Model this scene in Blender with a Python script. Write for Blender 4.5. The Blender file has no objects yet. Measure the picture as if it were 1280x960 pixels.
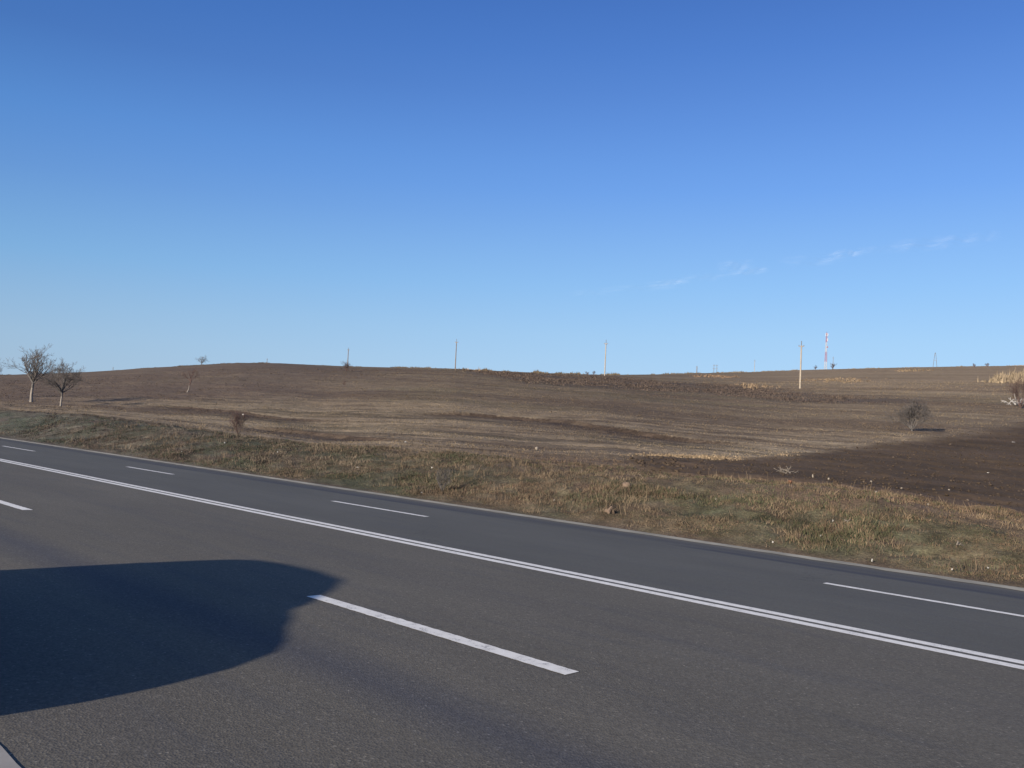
import bpy, bmesh, math, random
import numpy as np
from mathutils import Vector, Matrix

# ------------------------------------------------------------------ camera, sky, sun, exposure
SC = bpy.context.scene
COL = SC.collection
RNG = np.random.default_rng(7)
random.seed(7)

F = 1075.0                                   # focal length in photo pixels (1280 wide)
CAMZ = 1.6                                   # eye height
ROLL = math.radians(2.7)
def _unit(v): return v / np.linalg.norm(v)
def _camray(x, y): return _unit(np.array([x - 640.0, y - 480.0, F]))
_vp = _camray(-527, 469)                     # where the road runs out of sight
_p = math.atan2(-(math.sin(ROLL) * _vp[0] - math.cos(ROLL) * _vp[1]), _vp[2])
_up = np.array([math.sin(ROLL) * math.cos(_p), -math.cos(ROLL) * math.cos(_p), math.sin(_p)])
_A = _vp
_N = np.cross(_A, _up)
if _N[2] < 0: _N = -_N
# world axes: +X right along the road, +Y across it, +Z up.  rows take camera vectors to the world
M3 = np.array([-_A, _N, _up])
def world_ray(x, y): return M3 @ _camray(x, y)

cd = bpy.data.cameras.new('camera'); cam = bpy.data.objects.new('camera', cd); COL.objects.link(cam)
cd.sensor_width = 36.0; cd.lens = F / 1280 * 36; cd.clip_start = 0.1; cd.clip_end = 90000
R = M3 @ np.diag([1, -1, -1])
mw = Matrix([list(R[0]) + [0], list(R[1]) + [0], list(R[2]) + [CAMZ], [0, 0, 0, 1]])
cam.matrix_world = mw
SC.camera = cam

SUN_EL = math.radians(19.0)
SUN_AZ = math.radians(-89.0)                 # direction towards the sun, measured from +X
wd = bpy.data.worlds.new('World'); SC.world = wd; wd.use_nodes = True
nt = wd.node_tree; nt.nodes.clear()
out = nt.nodes.new('ShaderNodeOutputWorld'); bg = nt.nodes.new('ShaderNodeBackground')
sky = nt.nodes.new('ShaderNodeTexSky'); sky.sky_type = 'NISHITA'; sky.sun_disc = False
sky.sun_elevation = SUN_EL; sky.sun_rotation = math.radians(90) - SUN_AZ
sky.altitude = 200; sky.air_density = 1.0; sky.dust_density = 0.6; sky.ozone_density = 2.5
EXPOSURE = 0.8
SKY_STRENGTH = 0.12
def _lin(c): c = c / 255.0; return c / 12.92 if c <= .04045 else ((c + .055) / 1.055) ** 2.4
def sky_ramp(stops, v):
    r = nt.nodes.new('ShaderNodeValToRGB'); e = r.color_ramp.elements
    while len(e) < len(stops): e.new(.5)
    for q, (p, c) in zip(e, stops): q.position = p; q.color = (_lin(c[0]) * .945, _lin(c[1]) * 1.005, _lin(c[2]) * 1.025, 1)
    nt.links.new(v, r.inputs[0]); return r.outputs[0]
_tc = nt.nodes.new('ShaderNodeTexCoord'); _sp = nt.nodes.new('ShaderNodeSeparateXYZ'); nt.links.new(_tc.outputs['Generated'], _sp.inputs[0])
clear = sky_ramp([(0, (186, 216, 246)), (.10, (169, 207, 245)), (.16, (150, 195, 245)), (.26, (118, 167, 239)), (.33, (101, 149, 226)), (.40, (84, 131, 211)), (.45, (75, 119, 198)),
                  (.6, (58, 98, 178)), (1, (42, 76, 150))], _sp.outputs[2])            # away from the sun
hazy = sky_ramp([(0, (166, 184, 203)), (.065, (155, 182, 209)), (.15, (122, 168, 213)), (.23, (98, 145, 205)), (.29, (83, 134, 200)), (.36, (67, 112, 180)), (.44, (56, 103, 174)),
                 (.6, (46, 86, 158)), (1, (40, 74, 148))], _sp.outputs[2])             # crosswise to the sun
_mr = nt.nodes.new('ShaderNodeMapRange'); _mr.inputs[1].default_value = 1.0; _mr.inputs[2].default_value = .15; nt.links.new(_sp.outputs[1], _mr.inputs[0])
_mx = nt.nodes.new('ShaderNodeMix'); _mx.data_type = 'RGBA'; nt.links.new(_mr.outputs[0], _mx.inputs[0]); nt.links.new(clear, _mx.inputs[6]); nt.links.new(hazy, _mx.inputs[7])
_sc = nt.nodes.new('ShaderNodeVectorMath'); _sc.operation = 'SCALE'; nt.links.new(_mx.outputs[2], _sc.inputs[0]); _sc.inputs[3].default_value = 1.0 / (SKY_STRENGTH * 2 ** EXPOSURE)
_m2 = nt.nodes.new('ShaderNodeMix'); _m2.data_type = 'RGBA'; _m3 = nt.nodes.new('ShaderNodeMapRange'); _m3.inputs[1].default_value = 0.05; _m3.inputs[2].default_value = -.8; _m3.inputs[3].default_value = .96; _m3.inputs[4].default_value = .15
nt.links.new(_sp.outputs[1], _m3.inputs[0]); nt.links.new(_m3.outputs[0], _m2.inputs[0])   # the sunward half is the physical sky
nt.links.new(sky.outputs[0], _m2.inputs[6]); nt.links.new(_sc.outputs[0], _m2.inputs[7]); nt.links.new(_m2.outputs[2], bg.inputs[0])
bg.inputs[1].default_value = SKY_STRENGTH
nt.links.new(bg.outputs[0], out.inputs[0])

sl = bpy.data.lights.new('sun', 'SUN'); sun = bpy.data.objects.new('sun', sl); COL.objects.link(sun)
sl.energy = 4.7; sl.angle = math.radians(0.9); sl.color = (1.0, 0.87, 0.72)
sd = Vector((math.cos(SUN_EL) * math.cos(SUN_AZ), math.cos(SUN_EL) * math.sin(SUN_AZ), math.sin(SUN_EL)))
sun.rotation_euler = sd.to_track_quat('Z', 'Y').to_euler(); sun.location = (0, -20, 30)

SC.view_settings.view_transform = 'Standard'; SC.view_settings.look = 'None'
SC.view_settings.gamma = 1.0; SC.view_settings.use_curve_mapping = False
SC.view_settings.exposure = EXPOSURE

# ------------------------------------------------------------------ helpers
def tag(o, label=None, cat=None, group=None, kind=None):
    if label: o['label'] = label
    if cat: o['category'] = cat
    if group: o['group'] = group
    if kind: o['kind'] = kind
    return o
def link(name, mesh, mat=None, parent=None):
    o = bpy.data.objects.new(name, mesh); COL.objects.link(o)
    if mat is not None and not len(mesh.materials): mesh.materials.append(mat)
    if parent is not None: o.parent = parent
    return o
def empty(name, loc, rz=0.0):
    o = bpy.data.objects.new(name, None); COL.objects.link(o)
    o.location = loc; o.rotation_euler = (0, 0, rz); o.empty_display_size = 0.3
    return o
def np_mesh(name, V, Fc, col=None, smooth=True):
    """V (n,3); Fc (m,k) with k = 3 or 4; col (n,3) base colours"""
    me = bpy.data.meshes.new(name); k = Fc.shape[1]
    me.vertices.add(len(V)); me.vertices.foreach_set('co', V.astype(np.float32).ravel())
    me.loops.add(Fc.size); me.loops.foreach_set('vertex_index', Fc.astype(np.int32).ravel())
    me.polygons.add(len(Fc))
    me.polygons.foreach_set('loop_start', np.arange(0, Fc.size, k, dtype=np.int32))
    me.polygons.foreach_set('loop_total', np.full(len(Fc), k, dtype=np.int32))
    if smooth: me.polygons.foreach_set('use_smooth', np.ones(len(Fc), dtype=bool))
    me.update(calc_edges=True)
    if col is not None:
        a = me.color_attributes.new('tone', 'FLOAT_COLOR', 'POINT')
        a.data.foreach_set('color', np.concatenate([col, np.ones((len(col), 1))], 1).astype(np.float32).ravel())
    return me

def _hash(ix, iy, s):
    h = (ix.astype(np.int64) * 374761393 + iy.astype(np.int64) * 668265263 + s * 974711) & 0x7fffffff
    h = ((h ^ (h >> 13)) * 1274126177) & 0x7fffffff
    h = (h ^ (h >> 16)) & 0xffff
    return h / 65535.0
def vnoise(x, y, s=0):
    ix = np.floor(x); iy = np.floor(y); fx = x - ix; fy = y - iy
    fx = fx * fx * fx * (fx * (fx * 6 - 15) + 10); fy = fy * fy * fy * (fy * (fy * 6 - 15) + 10)
    a = _hash(ix, iy, s); b = _hash(ix + 1, iy, s); c = _hash(ix, iy + 1, s); d = _hash(ix + 1, iy + 1, s)
    return (a + (b - a) * fx) * (1 - fy) + (c + (d - c) * fx) * fy
def fbm(x, y, o=4, s=0, g=0.5):
    t = 0; a = 1; n = 0
    for k in range(o):
        t = t + a * (vnoise(x * 2 ** k + 17.3 * k, y * 2 ** k - 9.1 * k, s + k) - 0.5); n += a; a *= g
    return t / n * 2
def sstep(a, b, x):
    t = np.clip((x - a) / (b - a), 0, 1); return t * t * (3 - 2 * t)

# ------------------------------------------------------------------ the lie of the land
SLOPE = 0.04                                  # the carriageway falls away from the camera side
Y_VERGE = 1.42; Y_EDGE = 14.62; Y_STRIP = 15.0; Y_TOP = 20.5
def az_tan(px, py):
    v = world_ray(px, py); return math.atan2(v[1], v[0]), v[2] / math.hypot(v[0], v[1])
_skyline = [(-330, 477), (-200, 474), (0, 469), (50, 467), (100, 465.5), (150, 462.5), (180, 460), (220, 458), (260, 455.5), (300, 453.5),
            (350, 454), (400, 456.5), (440, 458), (500, 459.5), (560, 460.5), (600, 462.5), (640, 464.5), (700, 467), (760, 468.5),
            (820, 468), (870, 466.5), (940, 465), (1000, 462.5), (1060, 461), (1120, 459.5), (1200, 458), (1280, 457), (1500, 455), (1900, 452)]
_s = np.array([az_tan(*q) for q in _skyline])[::-1]
_banktop = [(-330, 506), (-200, 507), (0, 513), (100, 519), (200, 531), (300, 545), (400, 559), (500, 566), (640, 579), (760, 589), (900, 602),
            (1000, 612), (1100, 623), (1200, 640), (1280, 652), (1500, 700)]
_b = np.array([az_tan(*q) for q in _banktop])[::-1]
_crest = [(-330, 420), (0, 420), (350, 380), (570, 300), (757, 330), (900, 500), (1000, 620), (1280, 650), (1900, 650)]
_c = np.array([(az_tan(q[0], 480)[0], q[1]) for q in _crest])[::-1]
_w = np.array([(az_tan(q[0], 480)[0], q[1]) for q in [(-330, 0), (100, 0), (450, .6), (800, 1), (1900, 1)]])[::-1]
AZ0, AZ1 = math.radians(8), math.radians(172)
SCARPS = []                                   # filled below: (world polyline, depth)
def height_base(x, y):
    x = np.asarray(x, float); y = np.asarray(y, float)
    road = -SLOPE * np.clip(y, -3, Y_STRIP)
    r = np.hypot(x, y); phi = np.clip(np.arctan2(y, x), AZ0, AZ1)
    rb = Y_TOP / np.sin(phi)
    ab = np.interp(phi, _b[:, 0], _b[:, 1]); ac = np.interp(phi, _s[:, 0], _s[:, 1])
    rc = np.interp(phi, _c[:, 0], _c[:, 1]); w = np.interp(phi, _w[:, 0], _w[:, 1])
    t = np.clip(np.log(np.maximum(r, 1) / rb) / np.log(rc / rb), 0, 1)
    g = w * (1 - (1 - t) ** 1.75) + (1 - w) * t ** 1.9 * (2.9 - 1.9 * t) / 1.0
    z = CAMZ + r * (ab + (ac - ab) * g)
    zc = CAMZ + rc * ac
    z = np.where(r > rc, zc + (r - rc) * (ac * 0.35 - 0.02) - ((r - rc) / 700) ** 2 * 12, z)
    ztop = CAMZ + rb * ab
    k = np.clip((y - Y_STRIP) / (Y_TOP - Y_STRIP), 0, 1)
    prof = np.where(k < .5, 2 * k * k, 1 - 2 * (1 - k) ** 2) * .45 + .55 * k ** .85
    bank = -SLOPE * Y_STRIP + (ztop + SLOPE * Y_STRIP) * prof
    return np.where(y < Y_STRIP, road, np.where(y < Y_TOP, bank, z))
def seg_dist(x, y, poly):
    """signed distance to a polyline that runs mostly along X (+ beyond it), and its inside mask"""
    P = np.array(poly); o = np.argsort(P[:, 0]); P = P[o]
    yy = np.interp(x, P[:, 0], P[:, 1])
    inside = sstep(P[0, 0] - 1, P[0, 0] + 4, x) * (1 - sstep(P[-1, 0] - 4, P[-1, 0] + 1, x))
    return y - yy, inside
def height(x, y, detail=True):
    z = height_base(x, y)
    r = np.hypot(x, y)
    for poly, dep, wid in SCARPS:
        d, m = seg_dist(x, y, poly)
        z = z - dep * m * np.where(d < 0, np.exp(np.clip(d, -60, 0) / wid) * sstep(0, -.5, d), 0)
    if detail:
        k = sstep(Y_STRIP, Y_STRIP + 1.5, y)
        onb = 1 - sstep(Y_TOP - .5, Y_TOP + 4, y)
        z = z + k * onb * (0.13 * fbm(x / 2.2, y / 2.6, 4, 3) + .09 * fbm(x / .8, y / 2.2, 3, 12) + 0.05 * fbm(x / .45, y / .5, 2, 9))
        far = 1 - sstep(200, 300, r)
        z = z + k * (1 - onb) * far * (0.16 * fbm(x / 9, y / 5, 4, 21) * (0.35 + np.minimum(r, 120) / 120) + 0.05 * fbm(x / 6, y / .9, 3, 33))
    return z
def at_skyline(px, extra=1.0):
    a, _ = az_tan(px, 465); r = float(np.interp(a, _c[:, 0], _c[:, 1])) * extra
    x, y = r * math.cos(a), r * math.sin(a); return np.array([x, y, float(height(x, y))])
def hit(px, py, strict=False):
    """first point of the land seen along a line of sight of the photograph"""
    v = world_ray(px, py); ts = np.geomspace(4, 1600, 3000)
    P = np.array([0, 0, CAMZ]) + ts[:, None] * v
    d = P[:, 2] - height(P[:, 0], P[:, 1], False)
    i = np.where((d[:-1] > 0) & (d[1:] <= 0))[0]
    if len(i) == 0: return None if strict else at_skyline(px, .995)
    i = i[0]; f = d[i] / (d[i] - d[i + 1]); return P[i] * (1 - f) + P[i + 1] * f
def hits(L):
    o = [hit(*q, strict=True) for q in L]; return [p[:2] for p in o if p is not None]
def inpoly(x, y, P):
    P = np.asarray(P); c = np.zeros(np.shape(x), bool); n = len(P); j = n - 1
    for i in range(n):
        xi, yi = P[i]; xj, yj = P[j]
        c ^= ((yi > y) != (yj > y)) & (x < (xj - xi) * (y - yi) / (yj - yi + 1e-12) + xi)
        j = i
    return c
_sc1 = hits([(520, 517), (600, 517), (640, 519), (690, 523), (712, 526), (760, 534), (820, 542), (880, 549), (960, 556)])
_sc2 = hits([(300, 532), (340, 534), (400, 540), (450, 546), (520, 551)])
_sc3 = hits([(170, 507), (220, 507), (300, 515), (420, 526)])
PLOUGH = hits([(780, 575), (805, 572), (850, 573), (905, 575), (960, 572), (1040, 562), (1120, 552), (1200, 544), (1285, 528), (1480, 508),
               (1480, 705), (1285, 647), (1200, 634), (1120, 623), (1040, 610), (960, 601), (880, 597), (830, 590), (790, 583)])
WEEDS = hits([(572, 461.5), (640, 465.6), (700, 468.5), (755, 470.5), (850, 478), (940, 484), (1000, 489), (1060, 496), (1120, 498), (1150, 500),
              (1110, 505), (1040, 504), (950, 499), (860, 490), (760, 486), (660, 479), (605, 467)])
STRAW = hits([(765, 562), (830, 564), (900, 569), (960, 566), (1040, 556), (1090, 550), (1200, 538), (1290, 522), (1290, 531), (1200, 547), (1120, 555),
              (1040, 565), (960, 575), (905, 578), (850, 576), (790, 573)])
SCARPS += [(_sc1, .22, 6.0), (_sc2, .2, 4.5), (_sc3, .15, 5.0)]

# ------------------------------------------------------------------ materials
class NB:
    def __init__(s, name):
        s.m = bpy.data.materials.new(name); s.m.use_nodes = True; s.t = s.m.node_tree; s.t.nodes.clear()
        s.out = s.n('ShaderNodeOutputMaterial'); s.b = s.n('ShaderNodeBsdfPrincipled'); s.l(s.b.outputs[0], s.out.inputs[0])
        s.b.inputs['Specular IOR Level'].default_value = .3
    def n(s, t, **k):
        x = s.t.nodes.new(t)
        for a, b in k.items(): setattr(x, a, b)
        return x
    def l(s, a, b): s.t.links.new(a, b)
    def coord(s): return s.n('ShaderNodeTexCoord').outputs['Object']
    def mapped(s, v, sc):
        m = s.n('ShaderNodeMapping'); m.inputs['Scale'].default_value = sc; s.l(v, m.inputs[0]); return m.outputs[0]
    def noise(s, v, scale, det=4, rough=.55, dist=0):
        n = s.n('ShaderNodeTexNoise'); n.inputs['Scale'].default_value = scale; n.inputs['Detail'].default_value = det
        n.inputs['Roughness'].default_value = rough; n.inputs['Distortion'].default_value = dist; s.l(v, n.inputs['Vector']); return n.outputs['Fac']
    def ramp(s, v, st):
        r = s.n('ShaderNodeValToRGB'); e = r.color_ramp.elements
        while len(e) < len(st): e.new(.5)
        for q, (p, c) in zip(e, st): q.position = p; q.color = (c, c, c, 1) if not hasattr(c, '__len__') else (*c, 1)
        s.l(v, r.inputs[0]); return r.outputs[0]
    def math(s, op, a, b=None, c=None):
        m = s.n('ShaderNodeMath', operation=op)
        for i, v in enumerate((a, b, c)):
            if v is None: continue
            if hasattr(v, 'links'): s.l(v, m.inputs[i])
            else: m.inputs[i].default_value = v
        return m.outputs[0]
    def mix(s, f, a, b, mode='MIX'):
        m = s.n('ShaderNodeMix', data_type='RGBA', blend_type=mode)
        for i, v in ((0, f), (6, a), (7, b)):
            if hasattr(v, 'links'): s.l(v, m.inputs[i])
            elif i == 0: m.inputs[0].default_value = v
            else: m.inputs[i].default_value = (*v, 1)
        return m.outputs[2]
    def bump(s, h, st, dist):
        b = s.n('ShaderNodeBump'); b.inputs['Strength'].default_value = st; b.inputs['Distance'].default_value = dist
        s.l(h, b.inputs['Height']); s.l(b.outputs[0], s.b.inputs['Normal'])
    def rough(s, v): s.b.inputs['Roughness'].default_value = v
def plain(name, c, rough=.8, var=.25, scale=3.0, metal=0):
    k = NB(name); v = k.coord(); f = k.noise(v, scale, 4)
    r = k.ramp(f, [(.3, tuple(q * (1 - var) for q in c)), (.7, tuple(min(1, q * (1 + var)) for q in c))])
    k.l(r, k.b.inputs['Base Color']); k.rough(rough); k.b.inputs['Metallic'].default_value = metal
    return k.m
def toned(name, rough=.95, fine=8.0, lo=.72, hi=1.3, bs=.5, bd=.05, coarse=None):
    """base colour from the surface's own tone layer, with grain and small relief on top"""
    k = NB(name); a = k.n('ShaderNodeAttribute', attribute_name='tone'); v = k.coord()
    f = k.noise(v, fine, 5, .65); g = k.ramp(f, [(.3, lo), (.7, hi)])
    c = k.mix(1.0, a.outputs['Color'], g, 'MULTIPLY')
    if coarse:
        f2 = k.noise(k.mapped(v, coarse), 1.0, 5, .6); c = k.mix(1.0, c, k.ramp(f2, [(.32, .75), (.68, 1.25)]), 'MULTIPLY')
    k.l(c, k.b.inputs['Base Color']); k.rough(rough); k.b.inputs['Specular IOR Level'].default_value = .1
    if bs: k.bump(f, bs, bd)
    return k.m

def mat_asphalt():
    k = NB('asphalt'); v = k.coord()
    sx = k.n('ShaderNodeSeparateXYZ'); k.l(v, sx.inputs[0]); Y = sx.outputs[1]; X = sx.outputs[0]
    wob = k.noise(k.mapped(v, (.12, .5, 1)), 1, 3); Yw = k.math('ADD', Y, k.math('MULTIPLY', k.math('SUBTRACT', wob, .5), .7))
    base = k.mix(k.ramp(k.math('DIVIDE', Y, 20), [(.4364, 0), (.4366, 1)]), (.100, .092, .074), (.082, .081, .071))
    # broad patches and long wheel tracks
    pt = k.noise(k.mapped(v, (.25, .6, 1)), 1, 4); base = k.mix(1, base, k.ramp(pt, [(.3, .9), (.7, 1.1)]), 'MULTIPLY')
    def band(c, w, depth, col, b):
        d = k.math('ABSOLUTE', k.math('SUBTRACT', Yw, c)); m = k.ramp(k.math('DIVIDE', d, w), [(0, depth), (1, 0)])
        return k.mix(m, b, col)
    st = k.noise(k.mapped(v, (.5, 4, 1)), 1, 4)
    base = band(14.1, .55, .75, (.045, .046, .049), base)
    base = band(3.6, .5, .75, (.056, .057, .064), base)
    base = band(6.7, .7, .25, (.075, .070, .064), base)
    base = band(2.0, .5, .3, (.07, .067, .064), base)
    base = k.mix(k.ramp(st, [(.5, 0), (.75, .35)]), base, (.055, .058, .064))
    # narrow tar streak of the far edge joint
    jy = k.math('ABSOLUTE', k.math('SUBTRACT', k.math('ADD', Y, k.math('MULTIPLY', k.math('SUBTRACT', k.noise(k.mapped(v, (.6, 1, 1)), 1, 3), .5), .25)), 13.75))
    jm = k.ramp(k.math('DIVIDE', jy, .2), [(0, .8), (.5, .5), (1, 0)])
    jm = k.math('MULTIPLY', jm, k.ramp(k.noise(k.mapped(v, (.18, 1, 1)), 1, 2), [(.42, 0), (.55, 1)]))
    base = k.mix(jm, base, (.028, .031, .042))
    cr = k.n('ShaderNodeTexVoronoi', feature='DISTANCE_TO_EDGE'); cr.inputs['Scale'].default_value = .42
    wv = k.n('ShaderNodeVectorMath', operation='ADD'); nz = k.n('ShaderNodeTexNoise'); nz.inputs['Scale'].default_value = 2.5; nz.inputs['Detail'].default_value = 6; k.l(v, nz.inputs['Vector'])
    sc_ = k.n('ShaderNodeVectorMath', operation='SCALE'); sc_.inputs[3].default_value = .9; k.l(nz.outputs['Color'], sc_.inputs[0]); k.l(v, wv.inputs[0]); k.l(sc_.outputs[0], wv.inputs[1]); k.l(wv.outputs[0], cr.inputs['Vector'])
    cm = k.math('MULTIPLY', k.ramp(cr.outputs['Distance'], [(0, .55), (.0035, .25), (.006, 0)]), k.ramp(k.noise(k.mapped(v, (.15, .3, 1)), 1, 3), [(.58, 0), (.66, 1)]))
    base = k.mix(cm, base, (.03, .03, .032))
    # dusty rim against the far edging
    rim = k.ramp(k.math('DIVIDE', k.math('SUBTRACT', 14.64, Yw), .25), [(0, .5), (1, 0)])
    base = k.mix(rim, base, (.13, .12, .105))
    # stone chips
    vo = k.n('ShaderNodeTexVoronoi'); vo.inputs['Scale'].default_value = 75; k.l(v, vo.inputs['Vector'])
    sp = k.n('ShaderNodeSeparateColor'); k.l(vo.outputs['Color'], sp.inputs[0])
    near = k.ramp(k.math('DIVIDE', Y, 20), [(.43, 1), (.44, .35)])
    chip = k.ramp(sp.outputs[0], [(0, .78), (.5, .97), (.9, 1.15), (.985, 1.3), (1, 2.0)])
    base = k.mix(near, base, k.mix(1, base, chip, 'MULTIPLY'))
    fn = k.noise(v, 28, 6, .7); base = k.mix(1, base, k.ramp(fn, [(.3, .88), (.7, 1.13)]), 'MULTIPLY')
    k.l(base, k.b.inputs['Base Color']); k.rough(.85); k.b.inputs['Specular IOR Level'].default_value = .22
    h = k.math('ADD', vo.outputs['Distance'], k.math('MULTIPLY', fn, 1.2))
    k.bump(h, .35, .006)
    return k.m
def mat_paint():
    k = NB('road_paint'); v = k.coord()
    f = k.noise(v, 9, 6, .7); g = k.noise(v, 90, 3, .7)
    c = k.ramp(f, [(.3, (.56, .545, .49)), (.6, (.68, .665, .60)), (.8, (.74, .725, .66))])
    w = k.ramp(k.math('ADD', k.math('MULTIPLY', f, .5), k.math('MULTIPLY', g, .5)), [(.385, 1), (.43, 0)])
    c = k.mix(w, c, (.16, .155, .15)); k.l(c, k.b.inputs['Base Color']); k.rough(.6); k.bump(g, .2, .004)
    return k.m
M = {
    'asphalt': mat_asphalt(), 'paint': mat_paint(),
    'concrete': plain('weathered_concrete', (.235, .225, .205), .9, .3, 2.2),
    'edging': plain('dusty_edging_concrete', (.265, .25, .195), .9, .3, 1.5),
    'ground': toned('dry_grass_ground', fine=3.2, lo=.58, hi=1.45, coarse=(.45, 1.8, 1), bs=.9, bd=.12),
    'bank': toned('bank_turf', fine=17, bs=.9, bd=.05, lo=.5, hi=1.55, coarse=(1.1, 1.6, 1.3)),
    'soil': toned('ploughed_soil', fine=6, bs=.6, bd=.03, lo=.75, hi=1.25),
    'blades': toned('dry_grass_blades', fine=1.2, bs=0, lo=.85, hi=1.15),
    'clod': toned('soil_clod', fine=14, bs=.5, bd=.02),
    'bark': plain('grey_bark', (.092, .085, .082), .9, .35, 6),
    'twig': plain('bare_twigs', (.105, .095, .090), .9, .3, 3),
    'twigred': plain('purple_brown_twigs', (.095, .062, .055), .9, .3, 3),
    'white': plain('limewashed_bark', (.20, .18, .16), .9, .25, 5),
    'polec': plain('pole_concrete', (.29, .25, .20), .85, .18, 1.2),
    'polew': plain('pole_old_wood', (.16, .13, .11), .9, .25, 2),
    'steel': plain('dull_steel', (.14, .14, .15), .6, .2, 5, .4),
    'red': plain('red_tower_paint', (.34, .12, .14), .6, .15, .5),
    'twhite': plain('white_tower_paint', (.44, .43, .44), .6, .1, .5),
    'litter': plain('white_plastic_litter', (.34, .325, .30), .8, .12, 9),
    'stone': plain('pale_limestone', (.22, .19, .155), .9, .3, 8),
    'pink': plain('pinkish_clay', (.125, .090, .066), .95, .25, 7),
    'orange': plain('rusty_clay', (.17, .085, .05), .95, .25, 7),
    'pale': plain('pale_dead_branches', (.36, .345, .33), .9, .25, 5),
    'deadwood': plain('bleached_deadwood', (.15, .13, .11), .9, .25, 5),
}

# ------------------------------------------------------------------ land surfaces
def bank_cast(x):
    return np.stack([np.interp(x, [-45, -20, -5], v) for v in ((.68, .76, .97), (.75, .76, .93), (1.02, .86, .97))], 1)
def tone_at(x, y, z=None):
    """base colour of the ground (dry grass, soil, turf): colours of what grows there, with lump shading painted into the bank"""
    r = np.hypot(x, y)
    n1 = fbm(x / 40, y / 18, 4, 50); n2 = fbm(x / 22, y / 2.2, 4, 60); n3 = fbm(x / 3, y / 1.5, 3, 70)
    brown = np.array([.118, .084, .058]); straw = np.array([.232, .178, .118]); dark = np.array([.080, .056, .042]); olive = np.array([.100, .086, .050])
    # row direction of the old tillage is the road's
    n4 = fbm(x / 35 + 3, y / 1.1, 3, 65); n5 = fbm(x / 14, y / .55, 2, 66)
    n6 = fbm(x / 28, y / 9, 4, 67); k = np.clip(.20 + .55 * np.maximum(n2, -.3) + .45 * np.maximum(n4 - .05, 0) + .15 * n5 * (r < 90) + .45 * n1 + .32 * n6 + .16 * n3, 0, 1)[:, None]
    c = brown * (1 - k) + straw * k
    kd = np.clip(-.15 - .9 * fbm(x / 26, y / 4.5, 4, 90) + .2 * n1, 0, .6)[:, None]; c = c * (1 - kd) + dark * kd
    ko = np.clip(fbm(x / 30, y / 9, 3, 95) - .1, 0, .25)[:, None]; c = c * (1 - ko) + olive * 1.3 * ko
    # brighter straw higher on the right-hand hill
    phi = np.arctan2(y, x); kr = (sstep(math.radians(125), math.radians(112), phi) * sstep(110, 240, r) * np.clip(.75 + 1.1 * n2, 0, 1))[:, None]
    c = c * (1 - kr * .75) + np.array([.235, .172, .115]) * kr * .75
    kn = (sstep(Y_TOP, Y_TOP + 2, y) * (1 - sstep(45, 70, y)) * (1 - sstep(110, 160, r)) * np.clip(.42 + .7 * n4 + .4 * n5 + .6 * n3 + .4 * n6 + .12 * (sstep(math.radians(140), math.radians(128), phi)), 0, .85))[:, None]; c = c * (1 - kn) + np.array([.272, .206, .138]) * kn
    # greyer purplish left hill
    kl = (sstep(math.radians(135), math.radians(150), phi) * sstep(70, 140, r))[:, None]
    c = c * (1 - kl * .5) + np.array([.110, .080, .068]) * kl * .5
    jx = x + 1.5 * fbm(x / 5, y / 5, 3, 5) * np.minimum(r / 60, 3); jy = y + 1.2 * fbm(x / 4, y / 4, 3, 6) * np.minimum(r / 60, 3)
    for P, col, a in ((WEEDS, (.062, .048, .043), .62), (STRAW, (.25, .195, .14), .5)):
        rg = np.random.default_rng(12); sp = np.clip(r / 60, .5, 4); m = 0
        for _ in range(8):
            u_, v_ = rg.normal(0, 1, 2); m = m + inpoly(jx + sp * 1.5 * u_, jy + sp * 1.3 * v_, P) / 8.0
        m = m[:, None] * np.clip(a + .3 * n3 + .35 * n2, 0, 1)[:, None]; c = c * (1 - m) + np.array(col) * m
    for (poly, dep, wid) in SCARPS:
        d, m = seg_dist(x, y, poly)
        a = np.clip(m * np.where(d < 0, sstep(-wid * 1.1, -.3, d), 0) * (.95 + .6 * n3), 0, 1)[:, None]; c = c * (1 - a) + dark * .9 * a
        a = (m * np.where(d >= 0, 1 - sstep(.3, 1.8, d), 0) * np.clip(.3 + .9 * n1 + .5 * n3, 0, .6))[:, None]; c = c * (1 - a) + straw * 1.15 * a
    mb = (sstep(Y_TOP - .6, Y_TOP + .8, y) * (1 - sstep(24, 29, y + 2 * n3)) * sstep(-32, -18, x) * np.clip(.55 + .8 * n3 + .5 * n5, 0, .9))[:, None]; c = c * (1 - mb) + np.array([.125, .082, .054]) * mb
    q = sstep(math.radians(124), math.radians(112), phi)[:, None]; c = c * (np.array([.735, .765, .76]) * (1 - q) + np.array([.91, .95, .92]) * q)
    # bank
    b = 1 - sstep(Y_TOP - 1.0, Y_TOP + 1.2, y + .5 * n3)
    g1 = fbm(x / 3.2, y / 1.6, 4, 110); g2 = fbm(x / .9, y / .6, 3, 120)
    gr = np.clip(.47 + .7 * g1 + .35 * g2 + .20 * sstep(-22, -10, x) * (y > 16.2), 0, 1)[:, None]
    bc = np.array([.128, .102, .060]) * (1 - gr) + np.array([.077, .079, .044]) * gr
    lump_shade = (1 + .6 * fbm(x / .3, y / .3, 3, 140) + .25 * fbm(x / 1.1, y / .8, 2, 145))[:, None]; bc = bc * lump_shade  # mottling paints light and shade of small lumps into the turf colour
    bare = np.clip(fbm(x / 1.8, y / 1.2, 3, 130) * 1.6 - .45, 0, .8)[:, None]; bc = bc * (1 - bare) + np.array([.105, .070, .048]) * bare
    up_ = (sstep(18.2, 19.8, y + .8 * g1) * sstep(-26, -14, x) * np.clip(.9 + .8 * g2, 0, 1))[:, None]; bc = bc * (1 - up_) + np.array([.125, .093, .062]) * up_
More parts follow.
